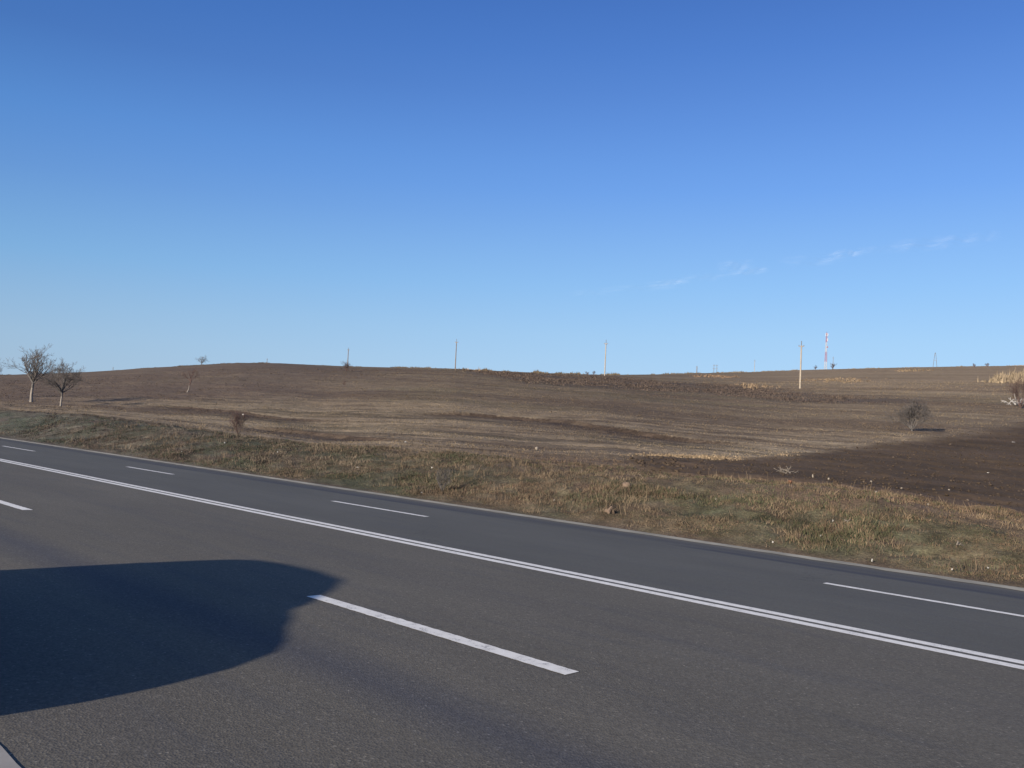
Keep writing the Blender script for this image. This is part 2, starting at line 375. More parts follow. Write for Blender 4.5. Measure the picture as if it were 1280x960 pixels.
    foot = (1 - sstep(Y_STRIP, Y_STRIP + .5, y + .25 * g2))[:, None]; bc = bc * (1 - foot * .6) + np.array([.10, .072, .052]) * foot * .6
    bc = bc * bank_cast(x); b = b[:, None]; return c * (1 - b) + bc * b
def plough_soft(x, y):
    rg = np.random.default_rng(3); j = np.clip(np.hypot(x, y) / 60, .5, 2); t = 0
    for k in range(9):
        a, b = rg.normal(0, .6, 2); t = t + inpoly(x + j * a * 1.6 + .4 * fbm(x / 1.2, y / 1.2, 3, 8), y + j * b * .7 + .35 * fbm(x / 1.5, y / 1.5, 3, 9), PLOUGH)
    return t / 9
def plough_mask(x, y):
    r = np.hypot(x, y)
    return inpoly(x + .35 * fbm(x / 1.2, y / 1.2, 3, 8), y + .35 * fbm(x / 1.5, y / 1.5, 3, 9), PLOUGH)

azf = np.radians(np.concatenate([np.arange(8, 92, 3), np.arange(92, 98, .5), np.arange(98, 167, .105), np.arange(167, 172.01, .4)]))
ub = np.linspace(0, 1, 54)
ul = np.linspace(0, 1, 470)[1:]; uf = np.linspace(0, 1, 22)[1:]
PH = azf[:, None]
r0 = Y_STRIP / np.sin(PH); r1 = Y_TOP / np.sin(PH); rc = np.interp(azf, _c[:, 0], _c[:, 1])[:, None]
rc = np.maximum(rc, r1 * 1.05)
RR = np.concatenate([r0 + (r1 - r0) * ub[None], r1 * (rc / r1) ** ul[None], rc + (2600 - rc) * uf[None] ** 1.5], 1)
GX = RR * np.cos(PH); GY = RR * np.sin(PH)
GZ = height(GX, GY)
na, nr = GX.shape
xf, yf = GX.ravel(), GY.ravel()
pl = plough_mask(xf, yf)
zf = GZ.ravel().copy()
zf[pl] += (0.045 * fbm(xf[pl] / .45, yf[pl] / .40, 3, 200) + .04 * fbm(xf[pl] / 3, yf[pl] / .8, 2, 210)) + .03
GV = np.stack([xf, yf, zf], 1)
GC = tone_at(xf, yf)
idx = np.arange(na * nr).reshape(na, nr)
Q = np.stack([idx[1:, :-1], idx[1:, 1:], idx[:-1, 1:], idx[:-1, :-1]], -1)      # (na-1, nr-1, 4)
Q = Q[:, :, ::-1]
rowpart = np.broadcast_to(np.arange(nr - 1)[None], Q.shape[:2]) < len(ub) - 1
qpl = pl[Q[:, :, 0]]
def sub_mesh(name, faces, mat, col):
    u, inv = np.unique(faces.ravel(), return_inverse=True)
    me = np_mesh(name, GV[u], inv.reshape(faces.shape), col[u]); return link(name, me, mat)
soilc = np.array([.061, .043, .0265])[None] * (1 + .25 * fbm(xf / 2.5, yf / 1.5, 4, 220) + .2 * fbm(xf / 12, yf / 5, 3, 230))[:, None]
rs = np.clip(fbm(xf / 3, yf / 1.5, 3, 240) - .1 + sstep(27, 21, yf) * .75, 0, .85)[:, None]
soilc = soilc * (1 - rs) + np.array([.095, .066, .043]) * rs
sf = np.zeros(len(xf)); nearp = (np.hypot(xf + 10, yf - 40) < 70); sf[nearp] = plough_soft(xf[nearp], yf[nearp])
sfc = np.clip(sf + .25 * fbm(xf / .8, yf / .8, 3, 260) * (sf > 0) * (sf < 1), 0, 1)[:, None]
GC0 = GC.copy(); GC = GC0 * (1 - sfc) + soilc * sfc; soilc = GC0 * (1 - sfc) * .95 + soilc * sfc + .05 * soilc * (1 - sfc)
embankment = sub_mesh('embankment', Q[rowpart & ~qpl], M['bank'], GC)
tag(embankment, 'grassy bank of olive and straw turf rising from the far edge of the road', 'embankment', kind='structure')
hillside = sub_mesh('hillside', Q[~rowpart & ~qpl], M['ground'], GC)
tag(hillside, 'long brown hillside of dry winter grass and old tillage rows', 'hillside', kind='structure')
field = sub_mesh('ploughed_field', Q[qpl], M['soil'], soilc)
tag(field, 'dark bare ploughed soil tapering to a point above the bank', 'field', kind='structure')

# ------------------------------------------------------------------ road
def strip(name, x0, x1, y0, y1, lift, mat, parent=None, nx=1, jag=0.0, seed=1):
    xs = np.linspace(x0, x1, nx + 1); rg = np.random.default_rng(seed)
    j0 = rg.normal(0, jag, nx + 1) if jag else np.zeros(nx + 1); j1 = rg.normal(0, jag, nx + 1) if jag else np.zeros(nx + 1)
    V = []
    for i, x in enumerate(xs):
        for yy in (y0 + j0[i], y1 + j1[i]): V.append((x, yy, -SLOPE * yy + lift))
    Fq = [(2 * i, 2 * i + 2, 2 * i + 3, 2 * i + 1) for i in range(nx)]
    return link(name, np_mesh(name, np.array(V), np.array(Fq), None, False), mat, parent)
road = strip('road', -900, 400, Y_VERGE - .1, Y_STRIP + .1, 0, M['asphalt'])
tag(road, 'wide grey asphalt road with white lane markings', 'road', kind='structure')
def paint_line(name, x0, x1, y0, y1, jag=.0025, step=.05, slant=0.0):
    n = int(min(900, max(8, (x1 - x0) / step)))
    xs = np.linspace(x0, x1, n + 1); rg = np.random.default_rng(int(abs(x0) * 10) + int(y0 * 7))
    V = []
    for x in xs:
        a = y0 + rg.normal(0, jag); b = y1 + rg.normal(0, jag)
        V += [(x, a, -SLOPE * a + .004), (x + slant, b, -SLOPE * b + .004)]
    Fq = [(2 * i, 2 * i + 2, 2 * i + 3, 2 * i + 1) for i in range(n)]
    return link(name, np_mesh(name, np.array(V), np.array(Fq), None, False), M['paint'], road)
paint_line('centre_line', -600, 300, 8.54, 8.70, .003, .2)
paint_line('centre_line', -600, 300, 8.79, 8.95, .003, .2)
for x0 in (-95.4, -84.4, -73.3, -62.2, -51.2, -40.1, -29.1, -18.05, -7.04, 4.0, 15.1, 26.1, 37.2):
    paint_line('lane_dash', x0, x0 + 3.2, 4.86, 5.02, .003)
for x0, x1 in ((-86, -82.8), (-74.3, -71), (-62.5, -59.3), (-51, -47.6), (-39.2, -35.6), (-27.4, -24.3), (-16.45, -13.2), (-4.9, -1.7), (6.3, 9.5), (17.6, 20.8), (28.9, 32.1)):
    paint_line('lane_dash', x0, x1, 11.86, 12.0, .003)
edge = strip('road_edging', -900, 400, Y_EDGE, Y_STRIP + .22, .008, M['edging'], None, 5200, .025, 4)
tag(edge, 'pale dusty strip along the far edge of the asphalt', 'road edging', kind='structure')
verge = strip('near_verge', -900, 400, -3.0, Y_VERGE + .02, .006, M['concrete'], None, 5200, .012, 9)
tag(verge, 'pale worn concrete shoulder on the near side of the road', 'shoulder', kind='structure')
# flat land behind the camera and out to the sides
def plain_land():
    xs = np.concatenate([-np.geomspace(3000, 60, 24), np.linspace(-50, 50, 21), np.geomspace(60, 3000, 24)])
    ys = np.concatenate([[-3000, -1500, -700, -300, -150, -80, -50], np.linspace(-40, -2.9, 30)])
    X, Y = np.meshgrid(xs, ys, indexing='ij'); Z = .12 - .5 * sstep(-3, -8, Y) + .15 * fbm(X / 6, Y / 6, 3, 400) * sstep(-3, -6, Y) - .02
    n, m = X.shape; I = np.arange(n * m).reshape(n, m)
    q = np.stack([I[:-1, :-1], I[1:, :-1], I[1:, 1:], I[:-1, 1:]], -1).reshape(-1, 4)
    x, y = X.ravel(), Y.ravel()
    c = np.array([.125, .095, .062])[None] * (1 + .4 * fbm(x / 5, y / 3, 3, 410))[:, None]
    o = link('plain', np_mesh('plain', np.stack([x, y, Z.ravel()], 1), q, c), M['ground'])
    tag(o, 'flat dry grassland on the near side of the road', 'ground', kind='structure')
plain_land()

# ------------------------------------------------------------------ grass, weeds and clods (uncountable)
def blades(name, x, y, h, w, col, per=4, spread=.05, lean=.5, label='', cat='grass', zoff=-.01, seed=1):
    rg = np.random.default_rng(seed); n = len(x); spread = np.broadcast_to(spread, (n,))
    x = np.repeat(x, per) + rg.normal(0, 1, n * per) * np.repeat(spread, per)
    y = np.repeat(y, per) + rg.normal(0, 1, n * per) * np.repeat(spread, per)
    h = np.repeat(h, per) * rg.uniform(.5, 1.15, n * per); w = np.repeat(w, per); col = np.repeat(col, per, 0) * rg.uniform(.75, 1.25, (n * per, 1))
    z = height(x, y) + zoff; a = rg.uniform(0, 2 * math.pi, n * per); l = rg.uniform(0, lean, n * per) * h; b = rg.uniform(0, 2 * math.pi, n * per)
    dx, dy = np.cos(a) * w / 2, np.sin(a) * w / 2
    tx, ty = x + np.cos(b) * l, y + np.sin(b) * l
    V = np.empty((n * per, 4, 3))
    V[:, 0] = np.stack([x - dx, y - dy, z], 1); V[:, 1] = np.stack([x + dx, y + dy, z], 1)
    V[:, 2] = np.stack([x * .45 + tx * .55 + dx * .7, y * .45 + ty * .55 + dy * .7, z + h * .6], 1)
    V[:, 3] = np.stack([tx, ty, z + h], 1)
    f = (np.arange(n * per) * 4)[:, None]
    Fq = f + np.array([[0, 1, 2, 3]])
    C4 = np.repeat(col, 4, 0)
    o = link(name, np_mesh(name, V.reshape(-1, 3), Fq, C4, False), M['blades'])
    tag(o, label, cat, kind='stuff'); return o
PALB = np.array([[.150, .112, .068], [.128, .094, .060], [.20, .15, .095], [.068, .074, .039], [.086, .088, .047], [.105, .074, .050]])
def bank_grass():
    n = 130000
    # more tufts near the camera, where they show largest
    x = -58 + 64 * RNG.random(n * 2) ** .62; x = x[:n]
    y = Y_STRIP + .15 + (Y_TOP + 1.5 - Y_STRIP) * RNG.random(n)
    g = np.clip(.48 + .75 * fbm(x / 3.2, y / 1.6, 4, 110) + .4 * fbm(x / .9, y / .6, 3, 120) + .15 * sstep(-30, -5, x), 0, 1)
    keep = RNG.random(n) < np.clip(.6 + 1.2 * fbm(x / 1.3, y / .9, 3, 500), .1, 1)
    keep &= ~plough_mask(x, y); keep &= ~((y > 18.6 + .8 * fbm(x / 3.2, y / 1.6, 4, 110)) & (x > -20) & (RNG.random(n) < .6))
    x, y, g = x[keep], y[keep], g[keep]; n = len(x)
    pick = np.where(RNG.random(n) < g * .7, RNG.integers(3, 5, n), RNG.choice([0, 1, 2, 5], n, p=[.34, .36, .07, .23]))
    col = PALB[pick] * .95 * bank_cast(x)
    tall = np.clip(.5 + 1.5 * fbm(x / 2.2, y / 1.4, 3, 510), 0.1, 1.3)
    h = .03 + .085 * tall * RNG.random(n); r = np.hypot(x, y); w = .005 + .00042 * r
    col = col * (1 + .45 * fbm(x / .35, y / .3, 3, 140) + .25 * fbm(x / 1.1, y / .8, 2, 145))[:, None]  # blades carry the same painted lump shading as the turf below
    foot = sstep(Y_STRIP, Y_STRIP + .8, y); h = h * (.4 + .6 * foot)
    blades('bank_grass', x, y, h, w, col, 4, .05, .8, 'short olive and straw grass tufts covering the roadside bank', 'grass', seed=2)
bank_grass()
def dry_stems():
    n = 5200; x = -55 + 60 * RNG.random(n) ** .6; y = RNG.uniform(Y_STRIP + .7, Y_TOP + 1, n)
    k = RNG.random(n) < np.clip(.25 + 1.5 * fbm(x / 1.6, y / 1.2, 3, 610), 0, 1); x, y = x[k], y[k]; n = len(x)
    c = np.array([[.155, .118, .078], [.12, .088, .060], [.065, .048, .036]])[RNG.integers(0, 3, n)]; r = np.hypot(x, y)
    blades('dry_stems', x, y, .10 + .22 * RNG.random(n) ** 2, .004 + .00028 * r, c, 5, .10, .6, 'thin dead weed stems standing out of the bank turf', 'weeds', seed=6)
dry_stems()
def tussocks():
    n = 380; x = -50 + 54 * RNG.random(n) ** .6; y = RNG.uniform(Y_STRIP + .3, Y_TOP + .5, n)
    k = RNG.random(n) < np.clip(.4 + 1.6 * fbm(x / 3.5, y / 2, 3, 630), 0, 1); x, y = x[k], y[k]
    m = 26; s_ = np.repeat(RNG.uniform(.08, .28, len(x)), m); x = np.repeat(x, m) + RNG.normal(0, 1, len(x) * m) * s_ * 1.2; y = np.repeat(y, m) + RNG.normal(0, 1, len(y) * m) * s_ * .6
    keep = y > Y_STRIP + .15; x, y = x[keep], y[keep]; r = np.hypot(x, y)
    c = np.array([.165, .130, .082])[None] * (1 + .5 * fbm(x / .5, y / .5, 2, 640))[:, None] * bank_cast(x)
    blades('dead_tussocks', x, y, .05 + .12 * RNG.random(len(x)), .005 + .0004 * r, c, 3, .05, 1.1, 'matted pale tussocks of dead grass lying on the bank', 'grass', seed=8)
tussocks()
def polar_scatter(n, a0, a1, rmin, rmax):
    ph = np.radians(RNG.uniform(a0, a1, n)); r = rmin * (rmax / rmin) ** RNG.random(n)
    return r * np.cos(ph), r * np.sin(ph), r
def field_grass():
    x, y, r = polar_scatter(80000, 99, 166, 19, 260)
    k = (y > Y_TOP - .3) & ~plough_mask(x, y)
    k &= RNG.random(len(x)) < np.clip(.45 + 1.1 * fbm(x / 8, y / 1.6, 3, 520), .05, 1)
    x, y, r = x[k], y[k], r[k]; n = len(x)
    base = tone_at(x, y); s = RNG.random((n, 1)) ** 2
    col = base * .88 * (1 - s * .06) + np.array([.25, .185, .12]) * s * .06
    h = (.03 + .05 * RNG.random(n)) * (.7 + r / 140); w = .01 + .0009 * r
    blades('field_grass', x, y, h, w, col, 2, .08 + .0012 * r, .9, 'dry stubble and grass scattered over the brown hillside', 'grass', seed=3)
field_grass()
def ridge_weeds():
    # dead weeds standing along the skyline and in the dark weed belt
    ph = np.radians(RNG.uniform(100, 164, 9000)); rcx = np.interp(ph, _c[:, 0], _c[:, 1]); r = rcx * RNG.uniform(.90, 1.02, len(ph))
    x, y = r * np.cos(ph), r * np.sin(ph)
    d = fbm(ph * 60, ph * 0, 4, 540); k = RNG.random(len(x)) < np.clip(.25 + 1.3 * d, .03, 1)
    x, y, r, ph, d = x[k], y[k], r[k], ph[k], d[k]
    col = tone_at(x, y) * RNG.uniform(.7, 1.2, (len(x), 1))
    h = (.12 + .75 * RNG.random(len(x)) ** 2.2) * np.clip(.6 + d, .3, 1.3) * np.interp(np.degrees(ph), [100, 125, 136, 142, 164], [1.0, 1.3, 1.5, .6, .5])
    blades('ridge_weeds', x, y, h, np.full(len(x), .25), col, 4, np.full(len(x), .35), .4, 'dead weeds and grass standing along the skyline of the hill', 'weeds', seed=4)
    P = np.array(WEEDS); n = 60000
    x = RNG.uniform(P[:, 0].min(), P[:, 0].max(), n); y = RNG.uniform(P[:, 1].min(), P[:, 1].max(), n)
    k = inpoly(x + 2 * fbm(x / 5, y / 5, 2, 5), y + 2 * fbm(x / 5, y / 5, 2, 6), P)
    k &= RNG.random(n) < np.clip(.4 + 1.4 * fbm(x / 9, y / 5, 3, 77), 0, 1); x, y = x[k][:6500], y[k][:6500]
    pal = np.array([[.062, .048, .042], [.075, .057, .048], [.105, .080, .062], [.050, .039, .035]])
    col = pal[RNG.choice(4, len(x), p=[.4, .3, .1, .2])]; r = np.hypot(x, y)
    blades('weed_belt', x, y, .10 + .30 * RNG.random(len(x)) ** 2, .03 + .0009 * r, col, 4, np.full(len(x), .3), .5, 'dark purple-brown dead weeds in a belt below the skyline', 'weeds', seed=5)
ridge_weeds()
def straw_patch(name, poly, n, h0, h1, col, label, seed, per=4, wk=.0009):
    P = np.array(hits(poly)); rg = np.random.default_rng(seed)
    x = rg.uniform(P[:, 0].min(), P[:, 0].max(), n * 12); y = rg.uniform(P[:, 1].min(), P[:, 1].max(), n * 12)
    r = np.hypot(x, y); j = .03 * r; k = inpoly(x + j * fbm(x / 3, y / 3, 3, seed), y + j * 2 * fbm(x / 3, y / 3, 3, seed + 9), P) & (rg.random(len(x)) < np.clip(.5 + 1.6 * fbm(x / 2.5, y / 2.5, 3, seed + 3), .02, 1))
    x, y = x[k][:n], y[k][:n]; r = np.hypot(x, y)
    c = np.array(col)[None] * rg.uniform(.55, 1.2, (len(x), 1))
    return blades(name, x, y, (h0 + (h1 - h0) * rg.random(len(x)) ** 1.6) * np.clip(.8 + .9 * fbm(x / 2, y / 2, 2, seed + 5), .3, 1.4), .015 + wk * r, c, per, np.full(len(x), .15), .35, label, 'grass', seed=seed)
straw_patch('dry_reeds', [(1257, 478), (1266, 478.5), (1284, 480), (1320, 480), (1320, 472), (1284, 471), (1257, 472)], 1900, .8, 2.2, (.25, .20, .14),
            'tall golden dry reeds at the right edge of the hill', 31)
straw_patch('straw_margin', [(775, 568), (800, 566.5), (830, 569), (905, 573), (960, 570), (1020, 564), (1020, 567), (960, 574), (905, 576), (850, 574), (790, 572)],
            900, .05, .13, (.22, .165, .108), 'pale straw grass along the upper edge of the ploughed soil', 32)
for nm, pts, n, h0, h1, cc, lb, sd in (
    ('pale_weeds', [(927, 481), (945, 479.5), (955, 485), (946, 488), (926, 486)], 160, .3, .8, (.20, .148, .10), 'pale weed clump left of the nearest concrete pole', 33),
    ('pale_weeds', [(872, 469), (905, 469.5), (925, 471), (905, 473), (876, 472)], 160, .2, .7, (.20, .135, .09), 'rusty straw weeds just below the skyline right of the middle pole', 34),
    ('pale_weeds', [(1010, 474), (1050, 472.5), (1085, 474), (1085, 478.5), (1050, 479), (1020, 477)], 220, .2, .7, (.20, .15, .10), 'pale weeds right of the nearest concrete pole', 35),
    ('pale_weeds', [(1120, 462.5), (1150, 462.2), (1150, 464.5), (1122, 465)], 90, .3, .8, (.21, .155, .10), 'small straw clump high on the right hill left of the pylon', 36),
    ('pale_weeds', [(588, 462.6), (598, 463), (606, 464), (596, 465)], 60, .4, 1.0, (.22, .16, .105), 'straw tuft on the skyline right of the left concrete pole', 37)):
    straw_patch(nm, pts, n, h0, h1, cc, lb, sd)
def clods():
    base = bmesh.new(); bmesh.ops.create_icosphere(base, subdivisions=1, radius=1)
    bv = np.array([v.co[:] for v in base.verts]); bf = np.array([[v.index for v in f.verts] for f in base.faces]); base.free()
    x, y, r = polar_scatter(90000, 98, 134, 19, 130)
    k = plough_mask(x, y); x, y, r = x[k][:3500], y[k][:3500], r[k][:3500]; n = len(x)
    s = (.012 + .028 * RNG.random(n) ** 3) * (1 + r / 90); s *= np.where(RNG.random(n) < .01, 1.8, 1) * (1 + .8 * sstep(math.radians(118.5), math.radians(123), np.arctan2(y, x)))
    V = bv[None] * (1 + .35 * RNG.normal(0, 1, (n, len(bv), 1)).clip(-1, 1)) * s[:, None, None] * np.array([1, 1, .7])
    V[:, :, 0] += x[:, None]; V[:, :, 1] += y[:, None]; V[:, :, 2] += (height(x, y) + .035 + .045 * fbm(x / .45, y / .40, 3, 200))[:, None]
    Fc = (bf[None] + (np.arange(n) * len(bv))[:, None, None]).reshape(-1, 3)
    c = np.array([[.052, .038, .027]]) * RNG.uniform(.8, 1.2, (n, 1)); c[RNG.random(n) < .015] = (.11, .085, .065)
    o = link('soil_clods', np_mesh('soil_clods', V.reshape(-1, 3), Fc, np.repeat(c, len(bv), 0)), M['clod'])
    tag(o, 'crumbled dark clods strewn over the ploughed soil', 'soil', kind='stuff')
clods()

# ------------------------------------------------------------------ tubes and bare trees
def tubes(name, segs, mat, parent, sides=5):
    """segs: list of (list of points, list of radii); one mesh"""
    V, Fq = [], []
    for pts, rad in segs:
        b0 = len(V); n = len(pts)
        for i, p in enumerate(pts):
            d = (pts[min(i + 1, n - 1)] - pts[max(i - 1, 0)]).normalized()
            a = d.cross(Vector((0.31, .95, .05))).normalized(); b = d.cross(a)
            for s in range(sides):
                t = 2 * math.pi * s / sides; V.append(p + (a * math.cos(t) + b * math.sin(t)) * rad[i])
        for i in range(n - 1):
            for s in range(sides):
                q = (s + 1) % sides
                Fq.append((b0 + i * sides + s, b0 + i * sides + q, b0 + (i + 1) * sides + q, b0 + (i + 1) * sides + s))
    me = np_mesh(name, np.array([v[:] for v in V]), np.array(Fq)); return link(name, me, mat, parent)
def rdir(d, ang, rg):
    a = Vector((rg.gauss(0, 1), rg.gauss(0, 1), rg.gauss(0, 1))).cross(d).normalized()
    return (d * math.cos(ang) + a * math.sin(ang)).normalized()
def grow(p, d, L, r, depth, rg, out, up=.12, kids=(3, 4), shrink=.68, wob=.18, ang=(.35, .8)):
    n = 4; pts = [p.copy()]; rad = [r]; q = p.copy(); dd = d.copy()
    for i in range(n):
        dd = (dd + Vector((rg.gauss(0, wob), rg.gauss(0, wob), rg.gauss(0, wob * .7) + up))).normalized()
        q = q + dd * (L / n); pts.append(q.copy()); rad.append(r * (1 - .55 * (i + 1) / n))
    out[depth].append((pts, rad))
    if depth + 1 >= len(out): return
    for k in range(rg.randint(*kids)):
        t = rg.uniform(.3, 1.0) if k else 1.0
        i = min(int(t * n), n - 1); f = t * n - i; s = pts[i].lerp(pts[i + 1], f)
        grow(s, rdir(dd, rg.uniform(*ang), rg), L * shrink * rg.uniform(.75, 1.15), max(r * (.62 if k else .5) * (1 - .3 * t), .004), depth + 1, rg, out, up, kids, shrink, wob, ang)
def bare_tree(px, py, hpx, label, name='bare_tree', cat='tree', trunk=.28, girth=.028, seed=1, lean=(0, 0), limbs=6, spread=(.35, 1.0), levels=5,
              whitewash=False, tmin=.012, group=None, mats=('bark', 'twig'), kids=(3, 4), up=.10, loc=None, wpx=None, shrink=.68, wob=.18, ang=(.35, .8)):
    P = hit(px, py) if loc is None else np.array(loc)
    D = float((P - np.array([0, 0, CAMZ])) @ (M3 @ np.array([0, 0, 1.0]))); H = hpx * D / F
    rg = random.Random(seed)
    root = empty(name, (P[0], P[1], float(height(P[0], P[1])) - .03)); tag(root, label, cat, group)
    th = H * trunk; d = Vector((lean[0], lean[1], 1)).normalized(); r = H * girth
    pts = [d * (th * t) + Vector((rg.gauss(0, .02), rg.gauss(0, .02), 0)) * th for t in (0, .3, .65, 1)]; pts[0] = Vector((0, 0, 0))
    rad = [r * 1.25, r, r * .9, r * .85]
    if whitewash:
        pw = [pts[0], pts[1], pts[2]]; tubes('trunk', [(pw, rad[:3])], M['white'], root, 7)
        tubes('upper_trunk', [([pts[2], pts[3]], rad[2:])], M[mats[0]], root, 7)
    elif th > 0: tubes('trunk', [(pts, rad)], M[mats[0]], root, 7)
    out = [[] for _ in range(levels)]; L = (H - th) * .42
    for k in range(limbs):
        az = 2 * math.pi * (k + rg.random() * .6) / limbs; el = rg.uniform(*spread)
        dd = Vector((math.cos(az) * math.sin(el), math.sin(az) * math.sin(el), math.cos(el)))
        s = pts[3].lerp(pts[2], rg.random() * .6) if k else pts[3]
        lo = [[] for _ in range(levels)]
        grow(s, (dd + d * .3).normalized(), L * rg.uniform(.8, 1.1), r * (.6 if k else .7), 0, rg, lo, up, kids, shrink, wob, ang)
        ml = max(tmin, 0)
        tubes('limb', [(p_, [max(q, ml) for q in r_]) for p_, r_ in lo[0]], M[mats[0]], root, 5)
        for j in range(1, levels): out[j] += lo[j]
    allt = [(p_, [max(q, tmin * .6) for q in r_]) for j in range(1, levels) for p_, r_ in out[j]]
    # trim the crown to the height the tree has
    zmax = max(p_[-1].z for p_, _ in allt) if allt else H; k_ = H / zmax; root.scale = (k_,) * 3
    if wpx:
        W = max(abs(q_.x * .68 + q_.y * .73) for p_, _ in allt for q_ in p_) * 2; g_ = min(2.2, max(.6, wpx * D / F / W)); root.scale = (g_, g_, k_)
    tubes('crown', allt, M[mats[1]], root, 3)
    return root
bare_tree(39, 503, 76, 'tallest bare tree at the left edge, branching wide above a pale trunk', trunk=.36, girth=.019, seed=12, limbs=13, spread=(.10, 1.25), levels=5, whitewash=True, wpx=78, tmin=.0125, kids=(3, 4), up=.03, wob=.10, shrink=.62, ang=(.3, .75))
bare_tree(76, 506.5, 62, 'smaller bare tree with a pale trunk, right of the tallest tree', trunk=.30, girth=.018, seed=27, limbs=13, spread=(.15, 1.3), levels=5, whitewash=True, wpx=60, tmin=.012, kids=(3, 4), up=.03, wob=.12, shrink=.62, ang=(.3, .8))
bare_tree(-22, 499, 62, 'bare tree mostly cut off by the left border, only its twig tips showing', trunk=.28, girth=.02, seed=31, limbs=8, levels=5, tmin=.010, up=.03, wob=.1, shrink=.62)
bare_tree(234, 490, 34, 'young tree with a leaning limewashed trunk on the left hillside', trunk=.42, girth=.020, seed=41, lean=(.42, .1), limbs=5, levels=4, whitewash=True, tmin=.008, mats=('twigred', 'twigred'), spread=(.1, .7))
bare_tree(252, 457, 14, 'small spreading bare tree alone on the left skyline', trunk=.2, girth=.03, seed=52, limbs=9, levels=4, tmin=.022, spread=(.4, 1.35), up=.03, wob=.1, wpx=17)
def shrub(px, py, hpx, label, seed, limbs=10, spread=(.05, .7), levels=4, tmin=.012, mats=('twigred', 'twigred'), name='bare_shrub', kids=(2, 4), group=None, up=.12):
    return bare_tree(px, py, hpx, label, name, 'shrub', 0.02, .012, seed, (0, 0), limbs, spread, levels, False, tmin, group, mats, kids, up)
shrub(297, 545, 34, 'upright reddish bare shrub at the top of the bank, lower left of the hill', 61, 11, (.02, .4), 4, .007)
shrub(433, 464.5, 15, 'round dark shrub at the foot of the leftmost utility pole', 62, 12, (.1, .9), 4, .02)
shrub(430, 484, 11, 'faint low shrub on the slope below the leftmost utility pole', 63, 6, (.05, .7), 3, .012)
bare_tree(1140, 539, 50, 'dense round bare bush above the ploughed soil', 'bare_bush', 'bush', .05, .022, 74, (-.12, 0), 16, (.1, 1.2), 5, False, .013, None, ('bark', 'twig'), (3, 4),   .05, None, 84, .66, .14)
shrub(1276, 510, 44, 'dark bare shrub at the right edge beside bleached branches', 72, 12, (.1, .9), 5, .013)
shrub(553, 616, 34, 'grey leafless weed bush on the bank, low in the centre', 73, 9, (.1, .9), 4, .006, ('bark', 'twig'), 'weed_bush')
shrub(1019, 462, 6, 'leftmost tiny shrub on the skyline by the mast', 74, 7, (.2, 1.0), 3, .07)
shrub(1041, 462, 9, 'tiny shrub under the thin pole right of the mast', 76, 7, (.1, .9), 3, .07)
shrub(742, 469, 6, 'low shrub on the skyline just left of the middle pole', 77, 6, (.1, .9), 3, .04)
shrub(734, 469, 5, 'tiny twig clump on the skyline, second left of the middle pole', 78, 5, (.1, .9), 3, .03)
shrub(1218, 458.6, 5, 'faint shrub on the far right skyline, left one of two', 79, 6, (.2, 1), 3, .07)
shrub(1234, 458.6, 5, 'faint shrub on the far right skyline, right one of two', 80, 6, (.2, 1), 3, .07)

# ------------------------------------------------------------------ utility poles
def bm_obj(name, bm, mat, parent):
    me = bpy.data.meshes.new(name); bm.to_mesh(me); bm.free(); return link(name, me, mat, parent)
def box_bm(bm, c, s, rot=None):
    m = Matrix.Translation(Vector(c)) @ (rot or Matrix.Identity(4)) @ Matrix.Diagonal((*s, 1)); bmesh.ops.create_cube(bm, size=1, matrix=m)
def cone_bm(bm, p0, p1, r0, r1, n=10):
    p0, p1 = Vector(p0), Vector(p1); d = p1 - p0
    m = Matrix.Translation((p0 + p1) / 2) @ d.to_track_quat('Z', 'Y').to_matrix().to_4x4()
    bmesh.ops.create_cone(bm, cap_ends=True, segments=n, radius1=r0, radius2=r1, depth=d.length, matrix=m)
def pole(P, ptop, label, mat='polec', rad=.19, arm=.5, group='utility poles along the hill', name='utility_pole', armrot=0.35, ins=3):
    """ptop = (px, py) line of sight that the pole's top reaches"""
    D = math.hypot(P[0], P[1]); v = world_ray(*ptop); ztop = CAMZ + D * v[2] / math.hypot(v[0], v[1]); H = ztop - P[2]
    root = empty(name, P, armrot); tag(root, label, 'utility pole', group)
    s = H / 9.5
    bm = bmesh.new(); cone_bm(bm, (0, 0, -.3), (0, 0, H * .9), rad, rad * .72, 12); bm_obj('shaft', bm, M[mat], root)
    bm = bmesh.new(); cone_bm(bm, (0, 0, H * .86), (0, 0, H * .985), rad * .5, rad * .42, 8); bm_obj('top_bracket', bm, M['steel'], root)
    bm = bmesh.new(); box_bm(bm, (0, 0, H * .885), (arm * 2.2 * s, .13, .17)); box_bm(bm, (0, 0, H * .885 - .12), (.42, .36, .10)); bm_obj('crossarm', bm, M['steel'], root)
    for k in range(ins):
        xx = (-.92, .92, 0)[k] * arm * s; zz = H * .885 if k < 2 else H * .97
        bm = bmesh.new(); cone_bm(bm, (xx, 0, zz), (xx, 0, zz + .2), .03, .03, 6); cone_bm(bm, (xx, 0, zz + .16), (xx, 0, zz + .3), .085, .05, 8)
        bm_obj('insulator', bm, M['steel'], root)
    return root
pole(hit(1000, 485.5), (1002.3, 426), 'nearest tall pale concrete utility pole, left of the red and white mast')
pole(hit(755.8, 470.2), (757.6, 424.5), 'concrete utility pole in the middle of the skyline')
pole(at_skyline(568.8, 1.01), (570.4, 423.5), 'grey utility pole on the skyline left of the middle one', 'polew')
pole(at_skyline(434, 1.02), (435.3, 434.5), 'leftmost of the utility poles, behind a round dark shrub', 'polew')
pole(at_skyline(943, 1.05), (943.3, 449), 'thin distant pole left of the nearest concrete pole', 'polec', .16, .45, None, 'distant_pole', .4, 1)
